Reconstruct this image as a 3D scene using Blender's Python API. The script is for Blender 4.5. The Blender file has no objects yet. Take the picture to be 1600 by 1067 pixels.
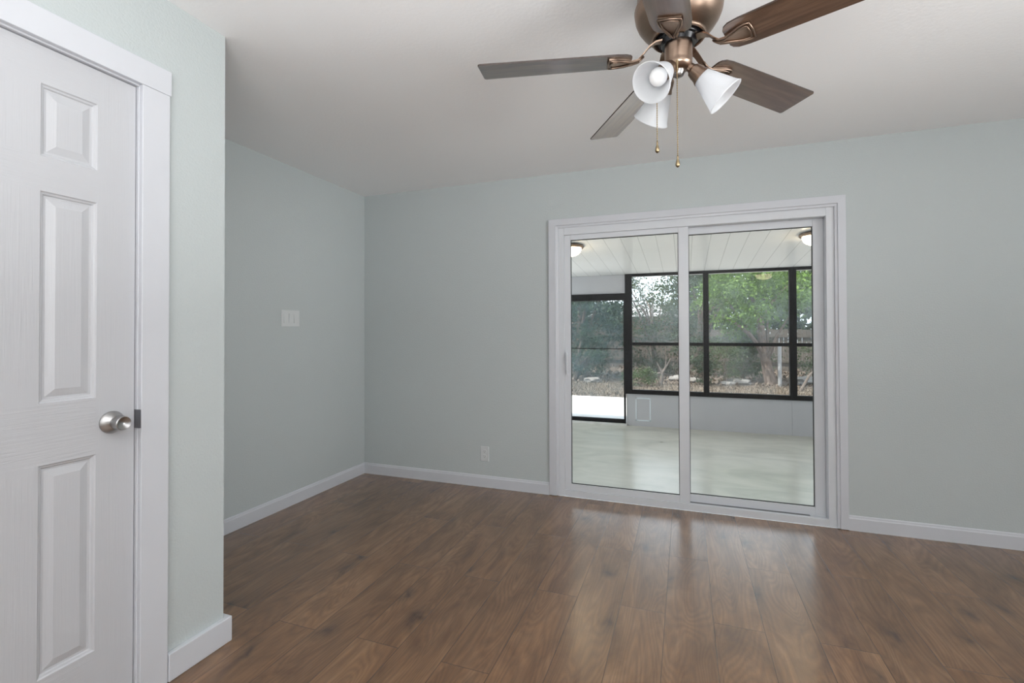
import bpy, bmesh, math, random
from mathutils import Vector, Matrix
random.seed(7)
C = bpy.context.scene.collection
S = bpy.context.scene
PI = math.pi

# ------------------------------------------------------------------ camera
F_PX, YAW, PITCH, ROLL, SHIFT, CAM_Z = 743.707, 0.3485, 0.0109, -0.0033, -23.706, 1.240
cam_data = bpy.data.cameras.new('camera')
cam_data.sensor_fit = 'HORIZONTAL'
cam_data.sensor_width = 36.0
cam_data.lens = F_PX / 1600 * 36
cam_data.shift_y = SHIFT / 1600
cam_data.clip_start = 0.02
cam_data.clip_end = 200
cam = bpy.data.objects.new('camera', cam_data)
C.objects.link(cam)
fw = Vector((-math.sin(YAW) * math.cos(PITCH), math.cos(YAW) * math.cos(PITCH), math.sin(PITCH)))
rt = Vector((math.cos(YAW), math.sin(YAW), 0))
up = rt.cross(fw)
r2 = rt * math.cos(ROLL) + up * math.sin(ROLL)
u2 = up * math.cos(ROLL) - rt * math.sin(ROLL)
m = Matrix.Identity(4)
for i in range(3):
    m[i][0], m[i][1], m[i][2] = r2[i], u2[i], -fw[i]
m[2][3] = CAM_Z
cam.matrix_world = m
S.camera = cam

# ------------------------------------------------------------------ light and exposure
S.view_settings.view_transform = 'Standard'
S.view_settings.look = 'None'
S.view_settings.exposure = 0.0
S.view_settings.gamma = 1.0
S.view_settings.use_curve_mapping = False
S.cycles.max_bounces = 10
S.cycles.transparent_max_bounces = 16
S.cycles.caustics_reflective = False
S.cycles.caustics_refractive = False
S.cycles.sample_clamp_indirect = 4.0
try:
    S.cycles.use_denoising = True
except Exception:
    pass

W = bpy.data.worlds.new('world')
S.world = W
W.use_nodes = True
wn = W.node_tree
wn.nodes.clear()
wo = wn.nodes.new('ShaderNodeOutputWorld')
wb = wn.nodes.new('ShaderNodeBackground')
wb.inputs[0].default_value = (0.83, 0.92, 1.0, 1)
wb.inputs[1].default_value = 2.6
wn.links.new(wb.outputs[0], wo.inputs[0])


def light(name, kind, loc, aim, energy, color=(1, 1, 1), **kw):
    d = bpy.data.lights.new(name, kind)
    d.energy = energy
    d.color = color
    for k, v in kw.items():
        setattr(d, k, v)
    o = bpy.data.objects.new(name, d)
    C.objects.link(o)
    o.location = loc
    o.rotation_euler = (Vector(aim) - Vector(loc)).to_track_quat('-Z', 'Y').to_euler()
    return o


light('sun', 'SUN', (-10, -6, 20), (0, 0, 0), 11.0, (1.0, 0.95, 0.87), angle=0.02)
# photographer's flash bounced off the ceiling; right and rear bounces are added fill lights
light('ceiling_flash', 'AREA', (0.2, -0.6, 1.30), (0.2, -0.6, 2.44), 104, (0.975, 0.99, 1.0), shape='DISK', size=1.7)
light('right_ceiling_fill', 'AREA', (2.6, 0.6, 0.9), (2.6, 0.6, 2.44), 40, (0.975, 0.99, 1.0), shape='DISK', size=1.2)
light('rear_fill', 'AREA', (0.2, -1.0, 1.35), (0.2, -2.3, 1.6), 20, (1, 1, 1), shape='DISK', size=1.4)
# added fill light by the right wall, outside the frame, turned to the far left corner
light('left_corner_fill', 'AREA', (2.9, 0.9, 1.5), (-2.0, 2.8, 1.9), 13.0, (0.98, 0.99, 1), shape='DISK', size=1.7, spread=math.radians(66))

# ------------------------------------------------------------------ helpers
def tag(o, label=None, cat=None, group=None, kind=None):
    if label: o['label'] = label
    if cat: o['category'] = cat
    if group: o['group'] = group
    if kind: o['kind'] = kind
    return o


def empty(name, loc=(0, 0, 0), label=None, cat=None, group=None, kind=None):
    o = bpy.data.objects.new(name, None)
    o.empty_display_size = 0.1
    C.objects.link(o)
    o.location = loc
    return tag(o, label, cat, group, kind)


def obj(name, bm, mats, parent=None, smooth=False, kind=None):
    """bm is in world coordinates; stored relative to the parent's location."""
    me = bpy.data.meshes.new(name)
    if parent is not None:
        off = Vector(parent.location)
        p = parent.parent
        while p is not None:
            off += Vector(p.location)
            p = p.parent
        bmesh.ops.translate(bm, verts=bm.verts, vec=-off)
    bm.normal_update()
    bm.to_mesh(me)
    bm.free()
    o = bpy.data.objects.new(name, me)
    C.objects.link(o)
    for mt in (mats if isinstance(mats, (list, tuple)) else [mats]):
        me.materials.append(mt)
    if smooth:
        for pl in me.polygons: pl.use_smooth = True
    if parent is not None: o.parent = parent
    if kind: o['kind'] = kind
    return o


def shade_auto(o, deg=35):
    me = o.data
    for pl in me.polygons: pl.use_smooth = True
    bm = bmesh.new(); bm.from_mesh(me)
    for e in bm.edges:
        if len(e.link_faces) == 2 and e.calc_face_angle(0) > math.radians(deg):
            e.smooth = False
    bm.to_mesh(me); bm.free()
    return o


def bevel(o, w=0.003, seg=2):
    b = o.modifiers.new('bevel', 'BEVEL')
    b.width = w; b.segments = seg; b.limit_method = 'ANGLE'; b.angle_limit = math.radians(40)
    b.harden_normals = False
    return o


def box(bm, a, b, mi=0):
    x0, y0, z0 = a; x1, y1, z1 = b
    vs = [bm.verts.new(p) for p in ((x0, y0, z0), (x1, y0, z0), (x1, y1, z0), (x0, y1, z0),
                                    (x0, y0, z1), (x1, y0, z1), (x1, y1, z1), (x0, y1, z1))]
    for f in ((0, 3, 2, 1), (4, 5, 6, 7), (0, 1, 5, 4), (1, 2, 6, 5), (2, 3, 7, 6), (3, 0, 4, 7)):
        fc = bm.faces.new([vs[i] for i in f]); fc.material_index = mi
    return vs


def boxes(*lst):
    bm = bmesh.new()
    for a, b in lst: box(bm, a, b)
    return bm


def frame_from(d):
    d = Vector(d).normalized()
    a = Vector((0, 0, 1)) if abs(d.z) < 0.9 else Vector((1, 0, 0))
    u = d.cross(a).normalized(); v = d.cross(u).normalized()
    return d, u, v


def lathe(bm, prof, org, axis, n=32, mi=0, close=False):
    """prof: list of (distance along axis, radius)."""
    d, u, v = frame_from(axis)
    org = Vector(org); rings = []
    for t, r in prof:
        if r < 1e-6:
            rings.append([bm.verts.new(org + d * t)])
        else:
            rings.append([bm.verts.new(org + d * t + (u * math.cos(2 * PI * k / n) + v * math.sin(2 * PI * k / n)) * r) for k in range(n)])
    if close: rings.append(rings[0])
    for A, B in zip(rings[:-1], rings[1:]):
        for k in range(n):
            k2 = (k + 1) % n
            if len(A) == 1 and len(B) == 1: continue
            if len(A) == 1: f = bm.faces.new([A[0], B[k2], B[k]])
            elif len(B) == 1: f = bm.faces.new([A[k], A[k2], B[0]])
            else: f = bm.faces.new([A[k], A[k2], B[k2], B[k]])
            f.material_index = mi
    bmesh.ops.recalc_face_normals(bm, faces=bm.faces)


def tube(bm, pts, rad, n=8, cap=True):
    pts = [Vector(p) for p in pts]
    rads = rad if isinstance(rad, (list, tuple)) else [rad] * len(pts)
    rings = []; u = None
    for i, p in enumerate(pts):
        d = (pts[min(i + 1, len(pts) - 1)] - pts[max(i - 1, 0)]).normalized()
        if u is None: _, u, _ = frame_from(d)
        u = (u - d * u.dot(d)).normalized(); v = d.cross(u)
        rings.append([bm.verts.new(p + (u * math.cos(2 * PI * k / n) + v * math.sin(2 * PI * k / n)) * rads[i]) for k in range(n)])
    for A, B in zip(rings[:-1], rings[1:]):
        for k in range(n):
            bm.faces.new([A[k], A[(k + 1) % n], B[(k + 1) % n], B[k]])
    if cap:
        bm.faces.new(rings[0][::-1]); bm.faces.new(rings[-1])


# ------------------------------------------------------------------ materials
class N:
    def __init__(s, name):
        s.m = bpy.data.materials.new(name); s.m.use_nodes = True
        s.t = s.m.node_tree; s.b = s.t.nodes['Principled BSDF']; s.o = s.t.nodes['Material Output']
    def n(s, typ, **kw):
        x = s.t.nodes.new(typ)
        for k, v in kw.items():
            if k in ('ins',):
                for kk, vv in v.items(): s.put(x, kk, vv)
            else: setattr(x, k, v)
        return x
    def put(s, node, key, v):
        i = node.inputs[key]
        if hasattr(v, 'is_linked') or isinstance(v, bpy.types.NodeSocket): s.t.links.new(v, i)
        else: i.default_value = v
    def set(s, **kw):
        for k, v in kw.items(): s.put(s.b, k.replace('_', ' '), v)
    def math(s, op, a, b=0.0, c=None):
        x = s.n('ShaderNodeMath', operation=op); s.put(x, 0, a); s.put(x, 1, b)
        if c is not None: s.put(x, 2, c)
        return x.outputs[0]
    def coord(s, which='Object'): return s.n('ShaderNodeTexCoord').outputs[which]
    def geo(s): return s.n('ShaderNodeNewGeometry').outputs['Position']
    def noise(s, vec, scale, detail=4, rough=0.5, dist=0.0):
        x = s.n('ShaderNodeTexNoise', ins={'Scale': scale, 'Detail': detail, 'Roughness': rough, 'Distortion': dist, 'Vector': vec})
        return x.outputs['Fac']
    def ramp(s, fac, stops):
        x = s.n('ShaderNodeValToRGB'); e = x.color_ramp.elements
        while len(e) < len(stops): e.new(0.5)
        for q, (p, c) in zip(e, stops):
            q.position = p; q.color = (*c, 1) if len(c) == 3 else c
        s.put(x, 0, fac); return x.outputs[0]
    def mix(s, fac, a, b, blend='MIX'):
        x = s.n('ShaderNodeMix', data_type='RGBA', blend_type=blend)
        s.put(x, 0, fac); s.put(x, 6, a); s.put(x, 7, b); return x.outputs[2]
    def scale(s, vec, sc, off=None):
        x = s.n('ShaderNodeMapping'); s.put(x, 'Vector', vec); x.inputs['Scale'].default_value = sc
        if off is not None: s.put(x, 'Location', off)
        return x.outputs[0]
    def bump(s, h, strength, dist=0.002):
        x = s.n('ShaderNodeBump', ins={'Strength': strength, 'Distance': dist, 'Height': h})
        s.put(s.b, 'Normal', x.outputs[0]); return x.outputs[0]


def c4(c): return (*c, 1)


def plain(name, col, rough=0.5, metal=0.0, bump=0, bscale=80, spec=0.5):
    k = N(name); k.set(Base_Color=c4(col), Roughness=rough, Metallic=metal)
    k.put(k.b, 'Specular IOR Level', spec)
    v = k.coord()
    if bump: k.bump(k.noise(v, bscale, 3), bump, 0.001)
    k.set(Base_Color=k.mix(k.noise(v, 6, 3), c4(tuple(x * 0.97 for x in col)), c4(tuple(min(1, x * 1.03) for x in col))))
    return k.m


def wall_mat(name, col):
    k = N(name); p = k.geo()
    h = k.noise(p, 125, 2, 0.5)
    h2 = k.math('SMOOTH_MIN', h, 0.62, 0.2)
    k.bump(h2, 0.45, 0.004)
    t = k.noise(p, 1.3, 3)
    k.set(Base_Color=k.mix(t, c4(tuple(x * 0.975 for x in col)), c4(tuple(x * 1.025 for x in col))), Roughness=0.62)
    k.put(k.b, 'Specular IOR Level', 0.35)
    return k.m


M = {}
M['wall'] = wall_mat('blue_grey_paint', (0.495, 0.535, 0.535))
k = N('ceiling_paint'); p = k.geo(); k.bump(k.noise(p, 70, 2), 0.25, 0.003); k.set(Base_Color=(0.92, 0.92, 0.925, 1), Roughness=0.75); M['ceil'] = k.m
M['trim'] = plain('white_trim_paint', (0.60, 0.615, 0.65), 0.32, bump=0.05, bscale=40)
M['vinyl'] = plain('white_vinyl', (0.65, 0.67, 0.70), 0.28)
M['plastic'] = plain('white_plastic', (0.62, 0.64, 0.64), 0.3)
M['gasket'] = plain('black_gasket', (0.015, 0.015, 0.015), 0.6)
M['slot'] = plain('dark_slot', (0.03, 0.03, 0.03), 0.7)
M['groove_shade_strike'] = plain('groove_shade_and_strike_grey', (0.10, 0.10, 0.11), 0.45)  # grey for the drawn-in shade of the door groove and the strike plate
M['dark_alu'] = plain('dark_bronze_aluminium', (0.008, 0.008, 0.009), 0.55, spec=0.15)
M['lanai_panel'] = plain('white_aluminium_panel', (0.47, 0.47, 0.495), 0.4)
M['caulk'] = plain('pale_caulk', (0.68, 0.73, 0.77), 0.6)
M['steel'] = None
k = N('satin_nickel'); k.set(Base_Color=(0.42, 0.415, 0.41, 1), Metallic=1.0, Roughness=0.3)
k.bump(k.noise(k.scale(k.coord(), (1, 60, 60)), 30, 2), 0.05, 0.0005); M['steel'] = k.m
k = N('brushed_bronze')
g = k.noise(k.scale(k.coord(), (3, 3, 220)), 6, 3)
k.set(Base_Color=k.mix(g, (0.23, 0.160, 0.115, 1), (0.34, 0.250, 0.195, 1)), Metallic=1.0, Roughness=0.30, Anisotropic=0.65)
tg = k.n('ShaderNodeTangent', direction_type='RADIAL', axis='Z'); k.put(k.b, 'Tangent', tg.outputs[0]); M['bronze'] = k.m
M['black'] = plain('black_enamel', (0.01, 0.01, 0.012), 0.25)
M['gold'] = plain('aged_brass', (0.32, 0.25, 0.15), 0.3, metal=1.0)

# walnut fan blade
k = N('walnut_blade')
uv = k.n('ShaderNodeUVMap').outputs[0]
v = k.scale(uv, (2.2, 26, 1))
g1 = k.noise(v, 1.6, 6, 0.6, 0.6); g2 = k.noise(k.scale(uv, (1.2, 5, 1)), 2.2, 4, 0.6, 1.2)
col = k.ramp(g1, [(0.33, (0.035, 0.017, 0.009)), (0.5, (0.105, 0.056, 0.032)), (0.68, (0.20, 0.120, 0.075))])
k.set(Base_Color=k.mix(g2, col, (0.055, 0.030, 0.02, 1)), Roughness=0.30)
k.put(k.b, 'Specular IOR Level', 0.5); k.set(Coat_Weight=1.0, Coat_Roughness=0.16, Coat_IOR=1.65); M['walnut'] = k.m
M['blade_edge'] = plain('dark_blade_edge', (0.03, 0.017, 0.012), 0.4)

# frosted glass lamp shades of the fan
k = N('frosted_glass')
tr = k.n('ShaderNodeBsdfTranslucent', ins={'Color': (0.92, 0.93, 0.95, 1)})
k.set(Base_Color=(0.86, 0.87, 0.88, 1), Roughness=0.30)
mx = k.n('ShaderNodeMixShader'); k.put(mx, 0, 0.62); k.put(mx, 1, k.b.outputs[0]); k.put(mx, 2, tr.outputs[0])
k.t.links.new(mx.outputs[0], k.o.inputs[0]); M['frost'] = k.m
M['bulb'] = plain('white_bulb', (0.85, 0.85, 0.85), 0.25)


def emit(name, col, st):
    k = N(name); k.set(Base_Color=c4(col)); k.put(k.b, 'Emission Color', c4(col)); k.put(k.b, 'Emission Strength', st); return k.m


M['lit'] = emit('lit_lamp_glass', (1.0, 0.80, 0.52), 15.0)


def pane(name, haze_col, lo, hi, spec=0.5, streak=(1, 1, 3)):
    """Clear pane with streaky haze and mirror reflection."""
    k = N(name); k.t.nodes.remove(k.b)
    tr = k.n('ShaderNodeBsdfTransparent', ins={'Color': (0.97, 0.98, 0.98, 1)})
    df = k.n('ShaderNodeBsdfTranslucent', ins={'Color': c4(haze_col)})
    d2 = k.n('ShaderNodeBsdfDiffuse', ins={'Color': c4(haze_col)})
    dm = k.n('ShaderNodeMixShader'); k.put(dm, 0, 0.5); k.put(dm, 1, df.outputs[0]); k.put(dm, 2, d2.outputs[0])
    hz = k.n('ShaderNodeMapRange', ins={'Value': k.noise(k.scale(k.geo(), streak), 1.4, 4, 0.6, 0.8), 'From Min': 0.35, 'From Max': 0.7, 'To Min': lo, 'To Max': hi}).outputs[0]
    a = k.n('ShaderNodeMixShader'); k.put(a, 0, hz); k.put(a, 1, tr.outputs[0]); k.put(a, 2, dm.outputs[0])
    gl = k.n('ShaderNodeBsdfGlossy', ins={'Roughness': 0.0, 'Color': (1, 1, 1, 1)})
    fr = k.n('ShaderNodeFresnel', ins={'IOR': 1.45})
    b = k.n('ShaderNodeMixShader'); k.put(b, 0, k.math('MULTIPLY', fr.outputs[0], spec)); k.put(b, 1, a.outputs[0]); k.put(b, 2, gl.outputs[0])
    k.t.links.new(b.outputs[0], k.o.inputs[0]); return k.m


M['glass'] = pane('door_glass', (0.8, 0.85, 0.85), 0.0, 0.006, 0.35)
M['vinyl_hazy'] = pane('hazy_window_vinyl', (0.72, 0.84, 0.90), 0.05, 0.19, 0.5, (0.8, 1, 1.3))
M['vinyl_clear'] = pane('clear_window_vinyl', (0.74, 0.80, 0.84), 0.01, 0.10, 0.5, (1.6, 1, 1))
M['screen'] = pane('insect_screen', (0.30, 0.40, 0.46), 0.12, 0.30, 0.1, (0.8, 1, 1.5))

# door skin: embossed grain, across on rails (slot 1) and upright on stiles (slot 0)
def door_mat(name, sc, st):
    k = N(name); v = k.scale(k.geo(), sc)
    h = k.noise(v, 1.0, 5, 0.6, 0.5)
    k.bump(h, st, 0.004); k.set(Base_Color=(0.51, 0.518, 0.54, 1), Roughness=0.34); return k.m


M['door_v'] = door_mat('door_paint_upright_grain', (10, 170, 5), 0.15)
M['door_h'] = door_mat('door_paint_cross_grain', (10, 7, 190), 0.32)

# plank floor
k = N('laminate_planks')
P = k.geo(); sx = k.n('ShaderNodeSeparateXYZ'); k.put(sx, 0, P)
X, Y = sx.outputs[0], sx.outputs[1]
PW, PL = 0.1953, 1.212
u = k.math('DIVIDE', k.math('SUBTRACT', X, 0.106), PW)
ci = k.math('FLOOR', u); fu = k.math('SUBTRACT', u, ci)
odd = k.math('ABSOLUTE', k.math('MODULO', ci, 2.0))
wj = k.n('ShaderNodeTexWhiteNoise', noise_dimensions='1D'); k.put(wj, 'W', ci)
jit = k.math('MULTIPLY', k.math('MULTIPLY', k.math('SUBTRACT', wj.outputs[0], 0.5), odd), 0.10)
vv = k.math('DIVIDE', k.math('SUBTRACT', k.math('SUBTRACT', Y, 2.205), k.math('ADD', k.math('MULTIPLY', odd, 0.605), jit)), PL)
ri = k.math('FLOOR', vv); fv = k.math('SUBTRACT', vv, ri)
cx = k.n('ShaderNodeCombineXYZ'); k.put(cx, 0, ci); k.put(cx, 1, ri)
wn2 = k.n('ShaderNodeTexWhiteNoise', noise_dimensions='2D'); k.put(wn2, 'Vector', cx.outputs[0])
rnd = wn2.outputs['Value']
off = k.n('ShaderNodeCombineXYZ'); k.put(off, 0, k.math('MULTIPLY', rnd, 37.0)); k.put(off, 1, k.math('MULTIPLY', wn2.outputs['Color'], 23.0)); k.put(off, 2, k.math('MULTIPLY', rnd, 11.0))
loc = k.n('ShaderNodeVectorMath', operation='ADD'); k.put(loc, 0, P); k.put(loc, 1, off.outputs[0]); L = loc.outputs[0]
fine = k.noise(k.scale(L, (120, 5, 1)), 1.0, 5, 0.7, 0.3)
big = k.noise(k.scale(L, (8, 2.6, 1)), 1.0, 5, 0.6, 0.9)
# cathedral grain: contour lines of a stretched noise
con = k.noise(k.scale(L, (5.5, 0.75, 1)), 1.0, 2, 0.4, 0.5)
rings = k.math('ABSOLUTE', k.math('SUBTRACT', k.math('FRACT', k.math('MULTIPLY', con, 30.0)), 0.5))
rings = k.math('MULTIPLY', rings, 2.0)
wv = k.n('ShaderNodeTexNoise', ins={'Scale': 9.0, 'Detail': 3.0, 'Vector': L})
lw = k.n('ShaderNodeVectorMath', operation='MULTIPLY_ADD'); k.put(lw, 0, wv.outputs['Color']); lw.inputs[1].default_value = (0.10, 0.16, 0); k.put(lw, 2, L); Lw = lw.outputs[0]
knot = k.n('ShaderNodeTexVoronoi', voronoi_dimensions='2D', feature='F1', ins={'Scale': 1.0, 'Vector': k.scale(Lw, (3.6, 1.45, 1)), 'Randomness': 1.0})
kd = k.n('ShaderNodeMapRange', ins={'Value': knot.outputs['Distance'], 'From Min': 0.0, 'From Max': 0.22, 'To Min': 1.0, 'To Max': 0.0}).outputs[0]
kd = k.math('MULTIPLY', kd, kd)
streak = k.n('ShaderNodeMapRange', ins={'Value': k.noise(k.scale(L, (26, 1.1, 1)), 1.0, 4, 0.6, 1.4), 'From Min': 0.52, 'From Max': 0.74}).outputs[0]
base = k.ramp(big, [(0.24, (0.125, 0.058, 0.022)), (0.40, (0.198, 0.096, 0.039)), (0.55, (0.268, 0.137, 0.060)), (0.75, (0.345, 0.190, 0.092))])
tone = k.n('ShaderNodeMapRange', ins={'Value': rnd, 'To Min': 0.86, 'To Max': 1.14}).outputs[0]
tc = k.n('ShaderNodeCombineColor'); [k.put(tc, i, tone) for i in range(3)]
col = k.mix(1.0, base, tc.outputs[0], 'MULTIPLY')
col = k.mix(k.math('MULTIPLY', k.math('SUBTRACT', 1.0, fine), 0.45), col, (0.06, 0.034, 0.022, 1))
col = k.mix(k.math('MULTIPLY', k.math('SUBTRACT', 1.0, rings), 0.30), col, (0.05, 0.03, 0.02, 1))
col = k.mix(k.math('MULTIPLY', streak, 0.30), col, (0.045, 0.020, 0.009, 1))
col = k.mix(k.math('MULTIPLY', kd, 0.8), col, (0.035, 0.020, 0.014, 1))
eu = k.math('MULTIPLY', k.math('MINIMUM', fu, k.math('SUBTRACT', 1.0, fu)), PW)
ev = k.math('MULTIPLY', k.math('MINIMUM', fv, k.math('SUBTRACT', 1.0, fv)), PL)
edge = k.math('MINIMUM', eu, ev)
gap = k.n('ShaderNodeMapRange', ins={'Value': edge, 'From Min': 0.0006, 'From Max': 0.0020, 'To Min': 1.0, 'To Max': 0.0}).outputs[0]
col = k.mix(k.math('MULTIPLY', gap, 0.75), col, (0.02, 0.012, 0.009, 1))
k.set(Base_Color=col)
rg = k.n('ShaderNodeMapRange', ins={'Value': fine, 'To Min': 0.36, 'To Max': 0.30}).outputs[0]
k.set(Roughness=k.math('ADD', rg, k.math('MULTIPLY', k.math('SUBTRACT', 1.0, rings), 0.05)))
k.put(k.b, 'Specular IOR Level', 0.05)
k.set(Coat_Weight=1.0, Coat_IOR=1.82, Coat_Roughness=0.24)
hgt = k.math('SUBTRACT', k.math('ADD', k.math('MULTIPLY', fine, 0.25), k.math('MULTIPLY', rings, 0.12)), k.math('MULTIPLY', gap, 1.0))
k.put(k.b, 'Coat Normal', k.bump(hgt, 0.25, 0.0012))
M['planks'] = k.m

# painted patio floor
k = N('painted_concrete_floor'); p = k.geo()
b1 = k.noise(k.scale(p, (1.0, 1.9, 1)), 1.5, 5, 0.6, 1.0); b2 = k.noise(p, 9, 4)
col = k.ramp(b1, [(0.3, (0.35, 0.34, 0.275)), (0.5, (0.47, 0.455, 0.38)), (0.7, (0.56, 0.54, 0.46))])
k.set(Base_Color=k.mix(k.math('MULTIPLY', b2, 0.3), col, (0.37, 0.36, 0.31, 1)), Roughness=k.n('ShaderNodeMapRange', ins={'Value': b1, 'To Min': 0.22, 'To Max': 0.42}).outputs[0])
k.put(k.b, 'Specular IOR Level', 0.5); k.set(Coat_Weight=0.6, Coat_Roughness=0.2, Coat_IOR=1.6); k.bump(b2, 0.05, 0.002); M['lanai_floor'] = k.m

# white pan ceiling of the patio with running seams
k = N('patio_ceiling_pans'); p = k.geo(); sx = k.n('ShaderNodeSeparateXYZ'); k.put(sx, 0, p)
u = k.math('DIVIDE', k.math('SUBTRACT', sx.outputs[0], 0.44), 0.181); fu = k.math('SUBTRACT', u, k.math('FLOOR', u))
e = k.math('MULTIPLY', k.math('MINIMUM', fu, k.math('SUBTRACT', 1.0, fu)), 0.181)
gp = k.n('ShaderNodeMapRange', ins={'Value': e, 'From Min': 0.001, 'From Max': 0.004, 'To Min': 1.0, 'To Max': 0.0}).outputs[0]
k.set(Base_Color=k.mix(k.math('MULTIPLY', gp, 0.6), (0.84, 0.835, 0.83, 1), (0.28, 0.28, 0.28, 1)), Roughness=0.22)
k.bump(k.math('SUBTRACT', 0.0, gp), 0.2, 0.003); M['lanai_ceil'] = k.m


def patchy(name, stops, sc, rough=0.9, bump=0.3, detail=5):
    k = N(name); p = k.geo(); n1 = k.noise(p, sc, detail, 0.6, 0.4)
    k.set(Base_Color=k.ramp(n1, stops), Roughness=rough); k.put(k.b, 'Specular IOR Level', 0.2)
    k.bump(k.noise(p, sc * 6, 3), bump, 0.01); return k.m


M['slab'] = patchy('pale_concrete', [(0.3, (0.55, 0.54, 0.52)), (0.7, (0.72, 0.71, 0.70))], 2.5)
M['dirt'] = patchy('dry_dirt_and_litter', [(0.3, (0.053, 0.040, 0.030)), (0.5, (0.099, 0.079, 0.063)), (0.68, (0.152, 0.129, 0.109))], 3.0)
M['straw'] = patchy('dry_grass', [(0.3, (0.073, 0.056, 0.041)), (0.7, (0.132, 0.112, 0.089))], 4.0)
M['bark'] = patchy('grey_brown_bark', [(0.3, (0.073, 0.053, 0.043)), (0.7, (0.168, 0.131, 0.109))], 9.0, bump=0.6)
M['dead'] = patchy('bleached_dead_wood', [(0.3, (0.073, 0.059, 0.050)), (0.7, (0.139, 0.119, 0.103))], 9.0, bump=0.6)
M['rock'] = patchy('pale_stone', [(0.3, (0.119, 0.112, 0.103)), (0.7, (0.205, 0.198, 0.188))], 6.0)
M['fence'] = patchy('weathered_fence_board', [(0.3, (0.066, 0.056, 0.046)), (0.7, (0.119, 0.103, 0.089))], 5.0)
M['stucco'] = plain('peach_stucco', (0.205, 0.139, 0.099), 0.9)
M['roof'] = plain('pale_roof', (0.205, 0.205, 0.211), 0.8)
M['winglass'] = plain('dark_window', (0.06, 0.07, 0.08), 0.2)
M['pvc'] = plain('white_pipe', (0.231, 0.231, 0.231), 0.5)


def leaf_mat(name, a, b):
    k = N(name); n1 = k.noise(k.geo(), 2.2, 3)
    oi = k.n('ShaderNodeNewGeometry').outputs['Random Per Island']
    f = k.math('ADD', k.math('MULTIPLY', n1, 0.5), k.math('MULTIPLY', oi, 0.5))
    col = k.mix(f, c4(a), c4(b))
    k.set(Base_Color=col, Roughness=0.5); k.put(k.b, 'Specular IOR Level', 0.25)
    tr = k.n('ShaderNodeBsdfTranslucent'); k.put(tr, 0, col)
    mx = k.n('ShaderNodeMixShader'); k.put(mx, 0, 0.3); k.put(mx, 1, k.b.outputs[0]); k.put(mx, 2, tr.outputs[0])
    k.t.links.new(mx.outputs[0], k.o.inputs[0]); return k.m


M['leaf_dark'] = leaf_mat('dark_leaf', (0.012, 0.027, 0.012), (0.042, 0.072, 0.031))
M['leaf_bright'] = leaf_mat('bright_leaf', (0.034, 0.078, 0.010), (0.15, 0.25, 0.045))
M['leaf_mid'] = leaf_mat('mid_leaf', (0.019, 0.042, 0.011), (0.066, 0.102, 0.033))
M['leaf_dry'] = leaf_mat('fallen_leaf', (0.066, 0.043, 0.026), (0.172, 0.139, 0.109))

# ------------------------------------------------------------------ the room
D, L1, L2, YC, H = 3.512, 2.6655, 1.7474, 1.409, 2.44
XR, YR = 3.2, -2.3          # right and rear walls, outside the frame
T = 0.12


def struct(name, bm, mat, **kw): return obj(name, bm, mat, kind='structure', **kw)


struct('floor', boxes(((-L1 - T, YR - T, -0.05), (XR + T, D, 0.0))), M['planks'])
struct('ceiling', boxes(((-L1 - T, YR - T, H), (XR + T, D + T, H + 0.1))), M['ceil'])
struct('wall_left', boxes(((-L1 - T, YC - 0.1, 0), (-L1, D + T, H))), M['wall'])
OX0, OX1, OZ = -0.905, 0.897, 2.025     # opening of the sliding door
struct('wall_back', boxes(((-L1, D, 0), (OX0, D + T, H)), ((OX1, D, 0), (XR + T, D + T, H)), ((OX0, D, OZ), (OX1, D + T, H))), M['wall'])
struct('wall_right', boxes(((XR, YR - T, 0), (XR + T, D, H))), M['wall'])
struct('wall_rear', boxes(((-L2, YR - T, 0), (XR, YR, H))), M['ceil'])
# closet wall with the recess of its door
DY0, DY1, DZ = 0.446, 1.094, 2.0905
bm = boxes(((-L1 - T, DY1, 0), (-L2, YC, H)), ((-L1 - T, YR - T, 0), (-L2, DY0, H)),
           ((-L1 - T, DY0, DZ), (-L2, DY1, H)), ((-L1 - T, DY0, 0), (-L2 - 0.11, DY1, DZ)))
struct('wall_closet', bm, M['wall'])
# bullnose at the outer corner
# baseboards
def board(name, a, b, h=0.092, t=0.012, cap=True):
    """profile swept from a to b (both on the wall plane); the room lies to the left of a->b."""
    a = Vector(a); b = Vector(b); d = (b - a).normalized(); n = Vector((-d.y, d.x, 0))
    prof = [(0, 0), (t, 0), (t, h * 0.80), (t * 0.72, h * 0.86), (t * 0.62, h * 0.95), (t * 0.25, h), (0, h)] if cap else [(0, 0), (t, 0), (t, h - 0.004), (t - 0.004, h), (0, h)]
    bm = bmesh.new()
    A = [bm.verts.new(a + n * x + Vector((0, 0, z))) for x, z in prof]
    B = [bm.verts.new(b + n * x + Vector((0, 0, z))) for x, z in prof]
    m = len(prof)
    for i in range(m): bm.faces.new([A[i], A[(i + 1) % m], B[(i + 1) % m], B[i]])
    bm.faces.new(A[::-1]); bm.faces.new(B)
    bmesh.ops.recalc_face_normals(bm, faces=bm.faces)
    return struct(name, bm, M['trim'])


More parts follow.
